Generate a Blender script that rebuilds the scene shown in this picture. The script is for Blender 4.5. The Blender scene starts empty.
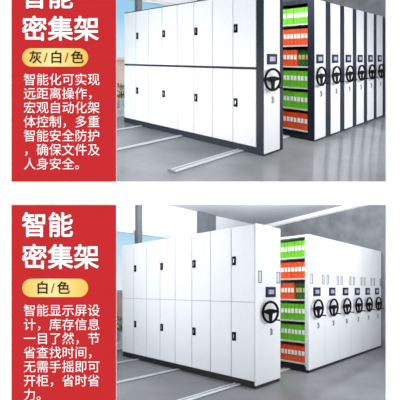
# A trade-show display wall: a white wall with two red text boards, each beside an opening
# into a furnished showroom set (compact mobile shelving).  Each set stands on a raked stage.
import bpy, bmesh, math, random
from mathutils import Vector, Matrix
random.seed(7)
sc = bpy.context.scene
COL = sc.collection
R2 = math.sqrt(2.0)
EYE = 1.375                      # eye height above each set's floor

# ------------------------------------------------------------------ helpers
def lin(c):
    return tuple((v/255/12.92 if v/255 <= .04045 else ((v/255+.055)/1.055)**2.4) for v in c)

def mat(name, rgb, rough=.5, metal=0, spec=.5, noise=0, nscale=8, bump=0, emit=None, estr=0, detail=4, coat=0):
    m = bpy.data.materials.new(name); m.use_nodes = True
    nt = m.node_tree; b = nt.nodes['Principled BSDF']
    c = lin(rgb)
    b.inputs['Base Color'].default_value = (*c, 1)
    b.inputs['Roughness'].default_value = rough
    b.inputs['Metallic'].default_value = metal
    b.inputs['Specular IOR Level'].default_value = spec
    b.inputs['Coat Weight'].default_value = coat
    if emit:
        b.inputs['Emission Color'].default_value = (*lin(emit), 1)
        b.inputs['Emission Strength'].default_value = estr
    if noise or bump:
        tc = nt.nodes.new('ShaderNodeTexCoord')
        nz = nt.nodes.new('ShaderNodeTexNoise')
        nz.inputs['Scale'].default_value = nscale; nz.inputs['Detail'].default_value = detail
        nt.links.new(tc.outputs['Object'], nz.inputs['Vector'])
        if noise:
            r = nt.nodes.new('ShaderNodeValToRGB')
            r.color_ramp.elements[0].position = .3; r.color_ramp.elements[1].position = .7
            r.color_ramp.elements[0].color = (*[v*(1-noise) for v in c], 1)
            r.color_ramp.elements[1].color = (*[min(1, v*(1+noise)) for v in c], 1)
            nt.links.new(nz.outputs['Fac'], r.inputs['Fac'])
            nt.links.new(r.outputs['Color'], b.inputs['Base Color'])
        if bump:
            bp = nt.nodes.new('ShaderNodeBump'); bp.inputs['Strength'].default_value = bump
            bp.inputs['Distance'].default_value = .01
            nt.links.new(nz.outputs['Fac'], bp.inputs['Height'])
            nt.links.new(bp.outputs['Normal'], b.inputs['Normal'])
    return m

def link(name, me, loc=(0,0,0), parent=None):
    o = bpy.data.objects.new(name, me); COL.objects.link(o)
    o.location = loc
    if parent is not None: o.parent = parent
    return o

def tag(o, label=None, cat=None, group=None, kind=None):
    if label: o['label'] = label
    if cat: o['category'] = cat
    if group: o['group'] = group
    if kind: o['kind'] = kind
    return o

def dup(o, parent=None, loc=None):
    c = o.copy(); COL.objects.link(c)
    if parent is not None: c.parent = parent
    if loc is not None: c.location = loc
    for ch in list(o.children): dup(ch, c)
    return c

class Frame:
    """A set's own axes: a runs back-right along the shelving ends, b back-left along the
    cabinet doors, h straight up.  rake = rise of the stage per metre of depth."""
    def __init__(s, rake): s.k = rake
    def v(s, a, b, h):
        Y = (a+b)/R2
        return Vector(((a-b)/R2, Y, h + s.k*Y))
    def p(s, a, b, h): return s.v(a, b, h-EYE)

class MB:
    """mesh builder in set axes relative to an origin on the set"""
    def __init__(s): s.bm = bmesh.new()
    def box(s, a0, a1, b0, b1, h0, h1, bev=0):
        vs = [s.bm.verts.new(c) for c in ((a0,b0,h0),(a1,b0,h0),(a1,b1,h0),(a0,b1,h0),(a0,b0,h1),(a1,b0,h1),(a1,b1,h1),(a0,b1,h1))]
        fs = [s.bm.faces.new([vs[i] for i in f]) for f in ((3,2,1,0),(4,5,6,7),(0,1,5,4),(1,2,6,5),(2,3,7,6),(3,0,4,7))]
        if bev:
            es = list({e for f in fs for e in f.edges})
            bmesh.ops.bevel(s.bm, geom=es, offset=bev, segments=2, profile=.7, affect='EDGES')
        return s
    def prism(s, pts, axis, t0, t1):
        """pts: outline in the plane across `axis` ('b': (a,h), 'a': (b,h), 'h': (a,b))"""
        def mk(u, w, t): return {'b': (u,t,w), 'a': (t,u,w), 'h': (u,w,t)}[axis]
        lo = [s.bm.verts.new(mk(u,w,t0)) for u,w in pts]; hi = [s.bm.verts.new(mk(u,w,t1)) for u,w in pts]
        n = len(pts)
        s.bm.faces.new(lo); s.bm.faces.new(hi[::-1])
        for i in range(n): s.bm.faces.new((lo[i], hi[i], hi[(i+1)%n], lo[(i+1)%n]))
        return s
    def cyl(s, ca, ch, r, b0, b1, n=20):
        return s.prism([(ca+r*math.cos(2*math.pi*i/n), ch+r*math.sin(2*math.pi*i/n)) for i in range(n)], 'b', b0, b1)
    def torus(s, ca, cb, ch, R, r, n=40, m=10):
        g = []
        for i in range(n):
            t = 2*math.pi*i/n
            g.append([s.bm.verts.new((ca+(R+r*math.cos(u))*math.cos(t), cb+r*math.sin(u), ch+(R+r*math.cos(u))*math.sin(t)))
                      for u in [2*math.pi*j/m for j in range(m)]])
        for i in range(n):
            for j in range(m):
                s.bm.faces.new((g[i][j], g[(i+1)%n][j], g[(i+1)%n][(j+1)%m], g[i][(j+1)%m]))
        return s
    def ring(s, a0, a1, h0, h1, w, b0, b1):
        s.box(a0,a1,b0,b1,h0,h0+w); s.box(a0,a1,b0,b1,h1-w,h1)
        s.box(a0,a0+w,b0,b1,h0+w,h1-w); s.box(a1-w,a1,b0,b1,h0+w,h1-w)
        return s
    def build(s, name, m, F, parent=None, at=(0,0,0), smooth=False, world=False):
        """at: origin in set axes (relative to the parent's origin when there is a parent)"""
        bmesh.ops.recalc_face_normals(s.bm, faces=s.bm.faces)
        for v in s.bm.verts: v.co = F.v(*v.co)
        me = bpy.data.meshes.new(name); s.bm.to_mesh(me); s.bm.free()
        if smooth:
            for p in me.polygons: p.use_smooth = True
        me.materials.append(m)
        return link(name, me, F.v(*at) if (parent is not None) else F.p(*at), parent)

def empty(name, F, at):
    return link(name, None, F.p(*at))

# ------------------------------------------------------------------ materials
M = {}
M['wall_white'] = mat('display wall paint', (243,243,243), .9, spec=.05)
M['red'] = mat('red board', (194,41,45), .8, spec=.05, noise=.015, nscale=3)
M['letter_white'] = mat('white lettering', (250,250,250), .8, spec=.05)
M['letter_dark'] = mat('dark brown lettering', (52,30,18), .8, spec=.05)
M['letter_slash'] = mat('brown slash lettering', (120,82,30), .8, spec=.05)
M['cab_white'] = mat('white powder coat', (241,242,244), .35, spec=.35, noise=.01, nscale=20)
M['cab_cool'] = mat('cool white powder coat', (232,235,240), .35, spec=.35, noise=.01, nscale=20)
M['seam'] = mat('shaded grey carcass', (176,179,184), .5, noise=.02, nscale=10)  # white carcass painted grey so the door gaps read as shade
M['navy'] = mat('navy powder coat', (33,38,54), .45, spec=.25, noise=.06, nscale=15)
M['black_base'] = mat('black kick base', (24,25,28), .5, noise=.1, nscale=20)
M['black'] = mat('black plastic', (7,7,9), .6, spec=.12, noise=.1, nscale=30)
M['steel'] = mat('brushed steel', (200,204,208), .3, metal=.85, noise=.04, nscale=40)
M['rail_light'] = mat('pale steel rail', (208,212,216), .35, metal=.15, noise=.04, nscale=40)
M['rail_dark'] = mat('rail channel', (112,117,122), .5, metal=.3, noise=.1, nscale=30)
M['grey_metal'] = mat('grey metal', (150,155,162), .4, metal=.4, noise=.05, nscale=30)
M['grip_grey'] = mat('dark grey grip', (92,98,116), .5, spec=.2, noise=.05, nscale=30)
M['bezel'] = mat('navy screen bezel', (20,22,48), .5, spec=.2, noise=.05, nscale=30)
M['display'] = mat('screen face', (34,34,70), .5, spec=.2, emit=(50,52,96), estr=.15, noise=.1, nscale=30)
M['digits'] = mat('screen figures', (205,205,225), .4, emit=(205,208,230), estr=.25)
M['shelf'] = mat('shelf steel', (214,217,220), .4, noise=.02, nscale=20)
M['shelf_back'] = mat('shelf back panel', (120,122,126), .6, noise=.05, nscale=10)
M['navy_in'] = mat('dark shelf interior', (46,50,60), .6, noise=.05, nscale=10)
M['green'] = mat('green file board', (104,196,30), .45, noise=.05, nscale=25)
M['dkgreen'] = mat('dark green file board', (44,98,34), .5, noise=.08, nscale=25)
M['orange'] = mat('orange file board', (236,82,24), .45, noise=.05, nscale=25)
M['label_paper'] = mat('white spine paper', (248,248,244), .7, noise=.02, nscale=40)
M['label_dim'] = mat('yellowed spine paper', (196,196,120), .7, noise=.05, nscale=40)
M['conc_wall'] = mat('grey concrete wall', (150,153,158), .75, spec=.2, noise=.24, nscale=2.6, bump=.15, detail=8)
M['conc_col'] = mat('grey concrete column', (120,124,130), .8, spec=.2, noise=.1, nscale=4, bump=.1)
M['plaster'] = mat('white plaster', (240,242,244), .8, spec=.2, noise=.015, nscale=4)
M['ceiling'] = mat('ceiling paint', (214,217,221), .85, spec=.2, noise=.02, nscale=2)
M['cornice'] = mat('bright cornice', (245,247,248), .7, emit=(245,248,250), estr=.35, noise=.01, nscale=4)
M['win_frame'] = mat('white window frame', (238,240,242), .4, noise=.02, nscale=20)
M['facade'] = mat('pale pink facade', (228,200,188), .8, noise=.12, nscale=1.2)
M['facade_glass'] = mat('dark facade window', (60,56,58), .2, noise=.1, nscale=3)
M['roof'] = mat('pale roof', (226,214,206), .8, noise=.05, nscale=3)
M['paving'] = mat('outdoor paving', (196,194,186), .9, noise=.08, nscale=3)
M['leaf'] = mat('autumn leaves', (150,124,44), .8, noise=.35, nscale=9)
M['stem'] = mat('brown stems', (86,62,40), .8, noise=.2, nscale=20)
M['planter'] = mat('white planter', (235,235,232), .6, noise=.03, nscale=10)

def floor_mat(name, rgb):
    m = mat(name, rgb, .2, spec=.6, noise=.13, nscale=1.3, detail=8)
    nt = m.node_tree; b = nt.nodes['Principled BSDF']
    nz = [n for n in nt.nodes if n.type == 'TEX_NOISE'][0]
    mr = nt.nodes.new('ShaderNodeMapRange')
    mr.inputs['To Min'].default_value = .1; mr.inputs['To Max'].default_value = .24
    nt.links.new(nz.outputs['Fac'], mr.inputs['Value']); nt.links.new(mr.outputs['Result'], b.inputs['Roughness'])
    up = nt.nodes.new('ShaderNodeCombineXYZ'); up.inputs['Z'].default_value = 1      # shading normal forced upright on the raked floor so reflections drop straight
    nt.links.new(up.outputs[0], b.inputs['Normal'])
    return m
M['floor_1'] = floor_mat('polished grey floor', (170,173,176))
M['floor_2'] = floor_mat('polished dark grey floor', (112,114,118))

def glass_mat():
    m = bpy.data.materials.new('clear window glass'); m.use_nodes = True
    nt = m.node_tree; nt.nodes.clear()
    out = nt.nodes.new('ShaderNodeOutputMaterial'); mix = nt.nodes.new('ShaderNodeMixShader')
    t = nt.nodes.new('ShaderNodeBsdfTransparent'); g = nt.nodes.new('ShaderNodeBsdfGlossy')
    g.inputs['Roughness'].default_value = .3
    t.inputs['Color'].default_value = (.97,.985,1,1); mix.inputs['Fac'].default_value = .015
    nt.links.new(t.outputs[0], mix.inputs[1]); nt.links.new(g.outputs[0], mix.inputs[2]); nt.links.new(mix.outputs[0], out.inputs[0])
    return m
M['glass'] = glass_mat()

def gold_mat():
    m = mat('gold badge', (246,220,120), .6, spec=.2); nt = m.node_tree; b = nt.nodes['Principled BSDF']
    tc = nt.nodes.new('ShaderNodeTexCoord'); sx = nt.nodes.new('ShaderNodeSeparateXYZ'); r = nt.nodes.new('ShaderNodeValToRGB')
    e = r.color_ramp.elements
    e[0].position = 0; e[0].color = (*lin((232,190,84)),1); e[1].position = 1; e[1].color = (*lin((236,190,80)),1)
    k = e.new(.45); k.color = (*lin((242,230,160)),1)
    nt.links.new(tc.outputs['Generated'], sx.inputs[0]); nt.links.new(sx.outputs['X'], r.inputs['Fac']); nt.links.new(r.outputs['Color'], b.inputs['Base Color'])
    return m
M['gold'] = gold_mat()

# ------------------------------------------------------------------ the display wall
U = 3.5/341.0                    # one drawing unit of the display, metres
YB = 3.5                         # where the wall stands
def bx(x): return (x-200)*U
def bz(y): return (173.5-y)*U
OPEN = [(116, 386.7, -22, 181.5), (116, 386.9, 205, 410)]

def flat_mesh(name, rects, y0, y1, m, bev=0):
    bm = bmesh.new()
    for (x0,x1,z0,z1) in rects:
        vs = [bm.verts.new(c) for c in ((x0,y0,z0),(x1,y0,z0),(x1,y1,z0),(x0,y1,z0),(x0,y0,z1),(x1,y0,z1),(x1,y1,z1),(x0,y1,z1))]
        for f in ((3,2,1,0),(4,5,6,7),(0,1,5,4),(1,2,6,5),(2,3,7,6),(3,0,4,7)): bm.faces.new([vs[i] for i in f])
    bmesh.ops.recalc_face_normals(bm, faces=bm.faces)
    me = bpy.data.meshes.new(name); bm.to_mesh(me); bm.free(); me.materials.append(m)
    return me
XL, XR, ZT, ZB = -9.0, 11.0, 5.2, -4.2
x0, x1 = bx(116), bx(386.8)
rects = [(XL,x0,ZB,ZT), (x1,XR,ZB,ZT), (x0,x1,bz(-22),ZT), (x0,x1,bz(205),bz(181.5)), (x0,x1,ZB,bz(410))]
tag(link('wall_front', flat_mesh('wall_front', rects, YB, YB+.022, M['wall_white'])), kind='structure')

def text_mesh(body, weight=0.0):
    cu = bpy.data.curves.new('lettering', 'FONT'); cu.body = body; cu.size = 1; cu.offset = weight; cu.extrude = 0.0
    cu.resolution_u = 4
    o = bpy.data.objects.new('lettering', cu); COL.objects.link(o)
    dg = bpy.context.evaluated_depsgraph_get(); dg.update()
    me = bpy.data.meshes.new_from_object(o.evaluated_get(dg), depsgraph=dg)
    bpy.data.objects.remove(o); bpy.data.curves.remove(cu)
    return me
def ext(me):
    xs = [v.co.x for v in me.vertices]; ys = [v.co.y for v in me.vertices]
    return min(xs), max(xs), min(ys), max(ys)
def measure():
    e1 = ext(text_mesh('国')); e2 = ext(text_mesh('国国'))
    return e2[1]-e1[1], e1
ADV, GBOX = measure()
GMID = (GBOX[2]+GBOX[3])/2

def lettering(name, body, x, yc, pitch, parent, m, weight=0, dx=1.0, y=-.012):
    """a line of lettering: left edge x, centre line yc, full-width character pitch (drawing units)"""
    src = text_mesh(body); s = pitch/ADV*U
    bm = bmesh.new()
    # heavier strokes: the same outlines laid a hair apart in a ring, united by eye on the board
    ring = [(0,0)] + ([(weight*math.cos(q*math.pi/4), weight*math.sin(q*math.pi/4)) for q in range(8)] if weight else [])
    for q, (ox, oz) in enumerate(ring):
        n0 = len(bm.verts); bm.from_mesh(src); bm.verts.ensure_lookup_table()
        for v in bm.verts[n0:]:
            v.co = Vector(((v.co.x+ox)*s*dx, -.00012*q, (v.co.y-GMID+oz)*s))
    me = bpy.data.meshes.new(name); bm.to_mesh(me); bm.free()
    me.materials.clear(); me.materials.append(m)
    o = link(name, me, (bx(x), y, bz(yc)), parent)
    return o

def pill(parent, xa, xb, ya, yb, y=-.010):
    bm = bmesh.new(); r = (yb-ya)/2*U; cx0, cx1 = bx(xa)+r, bx(xb)-r; cz = bz((ya+yb)/2)
    pts = [(cx1+r*math.cos(t), cz+r*math.sin(t)) for t in [math.radians(-90+i*10) for i in range(19)]] + \
          [(cx0+r*math.cos(t), cz+r*math.sin(t)) for t in [math.radians(90+i*10) for i in range(19)]]
    f = [bm.verts.new((x,y,z)) for x,z in pts]; g = [bm.verts.new((x,0,z)) for x,z in pts]
    bm.faces.new(f); n = len(pts)
    for i in range(n): bm.faces.new((f[i], f[(i+1)%n], g[(i+1)%n], g[i]))
    bmesh.ops.recalc_face_normals(bm, faces=bm.faces)
    me = bpy.data.meshes.new('badge'); bm.to_mesh(me); bm.free(); me.materials.append(M['gold'])
    return link('badge', me, (0,0,0), parent)

def sign(y0, y1, title, badge, bw, bx_text, body, body_y0, label, yt, yp):
    me = flat_mesh('text_board', [(bx(12.0), bx(116.2), bz(y1), bz(y0))], -.006, 0, M['red'])
    s = tag(link('text_board', me, (0, YB-.002, 0)), label, 'sign')
    for i, t in enumerate(title):
        lettering('heading_lettering', t, 22.2, yt[i], 25.9, s, M['letter_white'], .018)
    b = pill(s, 22.8, bw, yp-9.1, yp+9.1)
    xc = bx_text
    for ch in badge:
        sl = ch == '/'
        lettering('badge_lettering', ch, xc+(1.2 if sl else 0), yp, 13.4, b, M['letter_slash' if sl else 'letter_dark'], .004 if sl else .012, y=-.014)
        xc += 7.0 if sl else 13.8
    for i, t in enumerate(body):
        lettering('text_lettering', t, 24.0, body_y0+14.0*i, 12.75, s, M['letter_white'])
    return s
sign(-22, 181.5, ['智能','密集架'], '灰/白/色', 88.5, 29.5,
     ['智能化可实现','远距离操作，','宏观自动化架','体控制，多重','智能安全防护','，确保文件及','人身安全。'], 80,
     'red text board beside the navy-framed cabinets, gold badge with three words', (-2.5, 29.6), 57.8)
sign(205, 410, ['智能','密集架'], '白/色', 88.5, 36.5,
     ['智能显示屏设','计，库存信息','一目了然，节','省查找时间，','无需手摇即可','开柜，省时省','力。'], 310,
     'red text board beside the all-white cabinets, gold badge with two words', (225, 256.8), 287.5)

# ------------------------------------------------------------------ showroom shells
HC = 3.6
WA, WB = 8.2, .264               # right wall: a = WA + WB*b
def right_a(b): return WA + WB*b
BB = 6.9                         # back wall

def structure(mb, name, m, F): return tag(mb.build(name, m, F), kind='structure')

def shell(F, idx, floor_m, is_upper):
    C_back = (right_a(BB), BB)
    dsum = (YB+.03)*R2
    bR = (dsum-WA)/(1+WB); aR = right_a(bR)
    aL = dsum-BB
    tri = [(aL,BB), (aR,bR), C_back]
    structure(MB().prism(tri, 'h', -.12, 0), 'floor', floor_m, F)
    if is_upper: ctri = tri
    else:
        d2 = 5.45*R2; b2 = (d2-WA)/(1+WB)
        ctri = [(d2-BB,BB), (right_a(b2),b2), C_back]
    structure(MB().prism(ctri, 'h', HC, HC+.1), 'ceiling', M['ceiling'], F)
    # right wall
    t = .15
    structure(MB().prism([(aR,bR), C_back, (C_back[0]+t,C_back[1]), (aR+t,bR)], 'h', -.12, HC+.1 if is_upper else HC), 'wall_right', M['conc_wall'], F)
    # bright cornice along the wall head
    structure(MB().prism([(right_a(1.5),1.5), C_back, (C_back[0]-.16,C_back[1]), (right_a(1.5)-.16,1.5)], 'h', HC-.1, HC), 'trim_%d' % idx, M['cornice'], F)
    # back wall with a wide window
    wl, wr, ws, wh = -1.2, 6.6, .1, 2.8
    wb = MB()
    wb.box(aL, wl, BB, BB+.2, -.12, HC); wb.box(wr, C_back[0]+t, BB, BB+.2, -.12, HC)
    wb.box(wl, wr, BB, BB+.2, -.12, ws); wb.box(wl, wr, BB, BB+.2, wh, HC)
    structure(wb, 'wall_back', M['plaster'], F)
    w = MB(); w.ring(wl, wr, ws, wh, .06, BB+.04, BB+.12); w.box(wl, wr, BB-.02, BB+.13, ws, .16)
    for a in (.6, 2.6): w.box(a-.03, a+.03, BB+.04, BB+.12, ws, wh)
    win = structure(w, 'window_%d' % idx, M['win_frame'], F)
    g = MB().box(wl+.05, wr-.05, -.003, .003, ws+.05, wh-.05); 
    g.build('pane', M['glass'], F, win, (0,BB+.08,0))
    # concrete columns on the back wall
    structure(MB().box(4.70, 4.83, BB-.1, BB+.03, 0, HC), 'column', M['conc_col'], F)
    structure(MB().box(6.78, 7.51, BB-.06, BB+.01, 0, HC), 'column', M['conc_col'], F)
    # outdoors seen in the window
    structure(MB().box(-14, 30, BB+.25, 40, -.25, -.15), 'ground', M['paving'], F)
    where = 'behind the navy-framed cabinets' if is_upper else 'behind the all-white cabinets'
    bd = empty('building', F, (6.5, 17, -.15))
    tag(bd, 'pale pink building outside the window '+where, 'building')
    MB().box(-16,16,0,6,0,1.35).build('facade', M['facade'], F, bd)
    MB().box(-16.2,16.2,-.15,6.2,0,.16).build('roof', M['roof'], F, bd, (0,0,1.35))
    for i in range(16):
        MB().box(-.28,.28,-.03,.02,.0,.5,).build('window', M['facade_glass'], F, bd, (-15+i*2.0,0,.55))
    # planted trough on the terrace
    for j, a0 in enumerate((3.2, 4.75)):
        pl = empty('planter', F, (a0+.7, 7.75, -.15))
        tag(pl, 'white planter of autumn shrubs outside the window '+where+(', nearer the window column' if j else ', farther from the column'), 'planter')
        MB().box(-.7,.7,-.18,.18,0,.44,.01).build('trough', M['planter'], F, pl)
        st = MB()
        for q in range(14):
            a = -.6+q*.092; st.box(a-.008,a+.008,-.01,.01,.4,.62)
        st.build('stems', M['stem'], F, pl)
        lf = MB(); rr = random.Random(3+j)
        for q in range(420):
            a, b, h = rr.uniform(-.68,.68), rr.uniform(-.2,.2), .47+rr.random()**1.3*.34
            u = rr.uniform(0,6.28); s = .035; ca, sa = s*math.cos(u), s*math.sin(u); dz = rr.uniform(-s,s)
            vs = [lf.bm.verts.new(c) for c in ((a-ca,b-sa,h),(a,b,h+dz+.03),(a+ca,b+sa,h),(a,b,h-.03))]
            lf.bm.faces.new(vs)
        lf.build('foliage', M['leaf'], F, pl)

# ------------------------------------------------------------------ shelving
def wheel(F, parent, a, b, h, ang, R=.15):
    w = MB().torus(0, 0, 0, R-.004, .0175).build('steering_wheel', M['black'], F, parent, (a,b,h), True)
    s = MB()
    s.cyl(0, 0, .042, -.016, .012)
    s.prism([(-R,.022),(-.03,.045),(.03,.045),(R,.022),(R,-.006),(.045,-.02),(-.045,-.02),(-R,-.006)], 'b', -.008, .008)
    s.prism([(-.036,-.01),(.036,-.01),(.022,-R),(-.022,-R)], 'b', -.0081, .0079)
    s.cyl(0, 0, .022, .01, .055)
    s.build('spokes', M['black'], F, w)
    t = math.radians(-50)
    MB().cyl(R*math.cos(t), R*math.sin(t), .011, -.085, 0, 12).build('spinner_knob', M['black'], F, w)
    w.location = F.v(a,b,h)
    for o in (w, *w.children): turn(o.data, F, ang)      # the wheel faces a little towards the aisle
    MB().cyl(0,0,.03,0,.06,14).build('boss', M['black'], F, w)
    return w

def turn(me, F, ang):
    c, sn = math.cos(ang), math.sin(ang)
    for v in me.vertices:
        x, y, z = v.co; z -= F.k*y
        X, Y = c*x-sn*y, sn*x+c*y
        v.co = (X, Y, z+F.k*Y)

def screen(F, parent, a, b, h):
    s = MB().box(-.125,.125,-.012,.0,-.075,.075,.004).build('screen', M['bezel'], F, parent, (a,b,h))
    MB().box(-.098,.098,-.002,0,-.055,.055).build('display', M['display'], F, s, (0,-.012,0))
    d = MB()
    for (u0,u1,w0,w1) in ((-.066,-.052,-.03,.034),(-.036,-.024,-.03,.034),(-.014,-.002,-.03,.034),(-.036,-.002,.024,.034),(-.036,-.002,-.03,-.02),
                          (.012,.024,-.03,.034),(.036,.046,-.03,.034),(.058,.066,-.03,.034)):
        d.box(u0,u1,-.001,0,w0,w1)
    d.build('figures', M['digits'], F, s, (0,-.0142,0))

def key_lock(F, parent, a, b, h):
    k = MB().cyl(0, .03, .018, -.012, 0, 16); k.box(-.006,.022,-.02,-.01,-.045,.03)
    k.box(-.02,.008,-.008,0,-.05,-.035)
    k.build('key_lock', M['grey_metal'], F, parent, (a,b,h))

def grip(F, parent, a, b, h):
    MB().ring(-.036,.036,-.086,.086,.012,-.006,0).build('grip', M['grip_grey'], F, parent, (a,b,h))

LEVELS = [.15+.356*i for i in range(6)]

def end_fittings(F, r, cab_m, W, cap, navy, ac, wide, row=False):
    if navy:
        MB().box(-.0,W,0,cap,.0,2.32,.006).build('end_panel', M['navy'], F, r)
        MB().box(.004,.004+wide,-.012,.0,.03,2.315,.004).build('front_plate', cab_m, F, r)
    else:
        MB().box(0,W,0,cap,.045,2.3,.008).build('end_panel', cab_m, F, r)
        MB().box(.01,W-.01,.012,cap,0,.045).build('kick', M['black_base'], F, r)
    f = -.012 if navy else 0
    screen(F, r, ac-(.03 if row else 0), f, 1.345)
    wheel(F, r, ac-(.085 if row else .065 if navy else .09), f-.06, 1.06, -.05 if row else -.22)
    key_lock(F, r, ac+.01, f, .77)
    if not navy:
        for a in (.1, W-.07): grip(F, r, a, 0, 1.56)

def cabinet(F, p):
    """the double-door cabinet block with sixteen doors"""
    navy = p['navy']
    r = empty('mobile_cabinet', F, (p['la0'], p['lb0'], 0))
    tag(r, p['lab_cab'], 'cabinet')
    W = p['la1']-p['la0']; cap = p['cap']; L = p['lb1']-p['lb0']
    cm = p['white']
    end_fittings(F, r, cm, W, cap, navy, p['lac'], .39)
    fr = M['navy'] if navy else cm
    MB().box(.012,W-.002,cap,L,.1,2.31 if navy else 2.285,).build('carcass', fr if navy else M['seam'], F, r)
    MB().box(.004 if navy else .02,W-.02,cap,L,0,.1).build('base', M['navy'] if navy else M['black_base'], F, r)
    d0, d1 = p['d0']-p['lb0'], p['d1']-p['lb0']
    n = 8; w = (d1-d0)/n
    g = .0115 if navy else .014
    for tier, (h0,h1) in enumerate(((.105,1.196 if navy else 1.2),(1.232 if navy else 1.209,2.29))):
        for i in range(n):
            b0 = d0+i*w
            dr = MB().box(-.006,.012,g/2,w-g/2,h0,h1,.004).build('door', cm, F, r, (0,b0,0))
            # the gap is open; behind it the white set's greyed carcass paints the seam shade
            if i % 2 == 0:
                hl = .70 if tier == 0 else 1.80
                lk = MB().box(-.008,0,-.036,.036,-.064,.064,.004).build('lock', M['black'], F, dr, (-.006,w-.055,hl))
                MB().prism([(-.008,.026),(.002,.032),(.010,-.022),(.0,-.030)],'a',-.006,0).build('lever', M['steel'], F, lk, (-.008,0,0))
    return r

def shelf_unit(F, p):
    navy = p['navy']; cm = p['white']
    r = empty('mobile_shelving_unit', F, (p['ra0'], p['rb0'], 0))
    W = p['pitch']-.006; cap = p['rcap']; L = 3.5
    end_fittings(F, r, p['white_row'], W, cap, navy, .19 if navy else p['pitch']*.52, .378, True)
    fr = M['navy'] if navy else cm
    inn = M['navy_in'] if navy else M['shelf_back']
    c = MB(); c.box(.005,W-.005,cap,L,2.265,2.335 if navy else 2.3); c.box(.005,W-.005,L-.04,L,.1,2.265)
    c.box(.005,.04,cap,cap+.02,.1,2.265)
    c.build('carcass', fr, F, r)
    MB().box(W/2-.01,W/2+.01,cap,L-.04,.1,2.265).build('divider', inn, F, r)
    MB().box(.02,W-.02,cap,L,0,.1).build('base', M['black_base'], F, r)
    for h in LEVELS:
        s = MB(); s.box(.008,W/2-.01,cap,L-.04,-.022,0); s.box(W/2+.01,W-.012,cap,L-.04,-.022,0)
        s.build('shelf', M['shelf'], F, r, (0,0,h))
    return r

ORD = ['first','second','third','fourth','fifth','sixth','seventh','eighth','ninth','tenth']
SHELF_WORD = ['bottom shelf','second shelf up','third shelf up','fourth shelf up','fifth shelf up','top shelf']

def binder(F, name, m, lm, at, hh=.275, dep=.2, th=.06):
    o = MB().box(0,dep,-th/2,th/2,0,hh,.003).build(name, m, F, None, at)
    MB().box(-.0015,0,-th*.41,th*.41,hh*.42,hh*.7).build('spine_label', lm, F, o)
    ringp = MB().prism([(th*.1*math.cos(i*math.pi/5), hh*.2+th*.1*math.sin(i*math.pi/5)) for i in range(10)], 'a', -.001, 0)
    ringp.build('finger_ring', M['steel'], F, o)
    return o

def binders(F, p):
    who = 'navy-framed shelving' if p['navy'] else 'all-white shelving'
    colours = ['orange','green','green','orange','orange','green']      # bottom to top
    proto = {}
    for lv in range(6):
        for i in range(9):
            col = colours[lv]; rec = .03
            if lv == 3 and i < 3: col = 'dark green'; rec = .07
            th = .066
            at = (p['ra0']+rec+random.uniform(-.006,.006), p['rb0']+p['rcap']+.028+th*(i+.5)+.002, LEVELS[lv]+.001)
            key = col
            if key not in proto:
                proto[key] = binder(F, 'binder', {'green':M['green'],'orange':M['orange'],'dark green':M['dkgreen']}[col],
                                    M['label_dim'] if col == 'dark green' else M['label_paper'], at)
                o = proto[key]
            else:
                o = dup(proto[key], None, F.p(*at))
            tag(o, '%s %s binder from the right-hand post, %s of the %s' % (ORD[i], col, SHELF_WORD[lv], who) if not (lv == 3 and i >= 3)
                else '%s orange binder left of the dark green ones, %s of the %s' % (ORD[i-3], SHELF_WORD[lv], who),
                'binder', 'binders on the %s of the %s' % (SHELF_WORD[lv], who))

def rail(F, b, a0, a1, label, n=1.0):
    r = empty('floor_rail', F, (a0, b, 0))
    tag(r, label, 'rail')
    L = a1-a0
    MB().box(0,L,-.062*n,.062*n,0,.006).build('track_bed', M['rail_dark'], F, r)
    t = MB(); t.box(0,L,-.06*n,-.002*n,.006,.018,.002); t.box(0,L,.03*n,.06*n,.006,.018,.002)
    t.build('track', M['rail_light'], F, r)
    MB().box(-.02,.0,-.065,.065,0,.03,.003).build('end_stop', M['grey_metal'], F, r)

def showroom(F, p):
    cabinet(F, p)
    u = shelf_unit(F, p)
    kind = 'navy-framed' if p['navy'] else 'all-white'
    grp = 'shelving units in the %s row' % kind
    ends = []
    for i in range(6):
        o = u if i == 0 else dup(u, None, F.p(p['ra0']+p['pitch']*i, p['rb0'], 0))
        ends.append(o)
    for i, o in enumerate(ends):
        if i == 0: lab = '%s shelving unit with a steering wheel and open shelves of binders, at the aisle' % kind
        elif i == 5: lab = '%s shelving unit with a steering wheel, last of its row against the concrete wall' % kind
        else: lab = '%s shelving unit with a steering wheel, %s in the row from the binder aisle' % (kind, ORD[i])
        tag(o, lab, 'shelving unit', grp)
    binders(F, p)
    side = 'of the %s cabinets' % kind
    rail(F, 3.12, 2.65, 8.75, 'nearest floor rail %s, its end stop on open floor' % side)
    rail(F, 4.42, -.6, 8.75, 'middle floor rail %s, running in under the doors' % side, .7)
    rail(F, 5.62, -1.0, 8.75, 'farthest floor rail %s, nearest the window' % side, .6)

RAKE = 116.5/341.0
FU, FL = Frame(RAKE), Frame(-RAKE)
shell(FU, 1, M['floor_1'], True)
shell(FL, 2, M['floor_2'], False)
showroom(FU, dict(navy=True, la0=3.962, la1=4.463, lb0=2.716, lb1=6.23, cap=.118, d0=2.838, d1=6.215, lac=.185,
                  ra0=5.224, rb0=2.60, pitch=.59, rcap=.1, white=M['cab_white'], white_row=M['cab_cool'],
                  lab_cab='long navy-framed white cabinet block with black door locks and a steering wheel end'))
showroom(FL, dict(navy=False, la0=3.874, la1=4.508, lb0=2.786, lb1=6.165, cap=.02, d0=2.80, d1=6.155, lac=.364,
                  ra0=5.246, rb0=2.71, pitch=.603, rcap=.05, white=M['cab_cool'], white_row=M['cab_cool'],
                  lab_cab='long all-white cabinet block with black door locks and a steering wheel end'))

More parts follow.
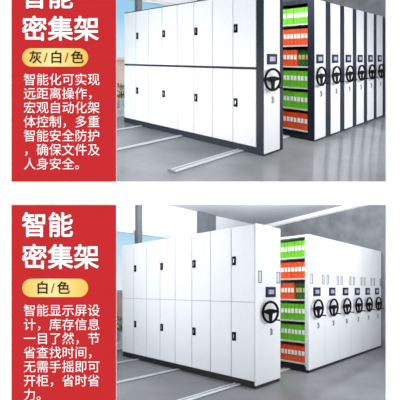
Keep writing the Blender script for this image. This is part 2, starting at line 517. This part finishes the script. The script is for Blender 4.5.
# ------------------------------------------------------------------ light
def area(F, at, target, sx, sy, power, color=(1,1,1)):  # unseen fill lamp added to brighten part of a set
    l = bpy.data.lights.new('added fill light', 'AREA'); l.shape = 'RECTANGLE'; l.size = sx; l.size_y = sy; l.energy = power; l.color = color
    o = bpy.data.objects.new('added_fill_light', l); COL.objects.link(o)
    p, t = F.p(*at), F.p(*target)
    o.location = p; o.rotation_euler = (t-p).to_track_quat('-Z', 'Y').to_euler()
for F, top, doors, ends, up, back in ((FU, 75, 56, 80, 60, 70), (FL, 85, 60, 95, 90, 75)):
    area(F, (4.6, 4.1, 3.5), (4.7, 4.2, 0), 3.2, 2.4, top)              # over the block and aisle
    area(F, (1.5, 5.0, 1.5), (4.0, 4.8, .7), 1.7, 1.6, doors)          # washes the doors
    area(F, (6.3, .4, 1.9), (6.6, 2.7, .7), 3.0, 1.4, ends)            # washes the shelving ends
    area(F, (4.35, 2.6, 3.2), (5.3, 2.95, .9), .5, .6, 26)               # down into the binder aisle
    area(F, (5.2, 3.0, 2.9), (5.21, 3.0, 3.6), 1.4, 1.4, up)            # uplight on the ceiling
    area(F, (5.8, 3.4, 3.3), (5.8, 6.9, 3.3), 3.0, .4, back)            # washes the window head

w = bpy.data.worlds.new('World'); sc.world = w; w.use_nodes = True
nt = w.node_tree; bg = nt.nodes['Background']
tc = nt.nodes.new('ShaderNodeTexCoord'); sp = nt.nodes.new('ShaderNodeSeparateXYZ')
nt.links.new(tc.outputs['Generated'], sp.inputs[0])
mr = nt.nodes.new('ShaderNodeMapRange'); mr.inputs['From Min'].default_value = -1; mr.inputs['From Max'].default_value = 1
nt.links.new(sp.outputs['Z'], mr.inputs['Value'])
ramp = nt.nodes.new('ShaderNodeValToRGB'); e = ramp.color_ramp.elements
def zz(v): return (v+1)/2
white, blue, mid = (*lin((232,242,248)),1), (*lin((158,212,240)),1), (*lin((208,234,246)),1)
e[0].position = zz(-.40); e[0].color = white; e[1].position = zz(.55); e[1].color = blue
for pos, c in ((-.29, white), (-.22, mid), (-.14, blue), (.05, blue), (.27, white), (.33, mid), (.41, blue)):
    k = e.new(zz(pos)); k.color = c
nt.links.new(mr.outputs['Result'], ramp.inputs['Fac'])
mx = nt.nodes.new('ShaderNodeMix'); mx.data_type = 'RGBA'
st = nt.nodes.new('ShaderNodeMapRange'); st.inputs['From Min'].default_value = -.02; st.inputs['From Max'].default_value = .1
nt.links.new(sp.outputs['Y'], st.inputs['Value']); nt.links.new(st.outputs['Result'], mx.inputs['Factor'])
mx.inputs['A'].default_value = (1.17,1.17,1.17,1)          # even white light added in front to brighten the display wall
nt.links.new(ramp.outputs['Color'], mx.inputs['B'])
nt.links.new(mx.outputs['Result'], bg.inputs['Color']); bg.inputs['Strength'].default_value = 1

# ------------------------------------------------------------------ camera
cd = bpy.data.cameras.new('camera'); cd.sensor_width = 36; cd.sensor_fit = 'HORIZONTAL'
cd.lens = 36*341/400; cd.shift_y = -26.5/400; cd.clip_end = 200
co = bpy.data.objects.new('camera', cd); COL.objects.link(co)
co.rotation_euler = (math.pi/2, 0, 0); sc.camera = co
sc.view_settings.view_transform = 'Standard'; sc.view_settings.look = 'None'
sc.view_settings.exposure = 0; sc.view_settings.gamma = 1
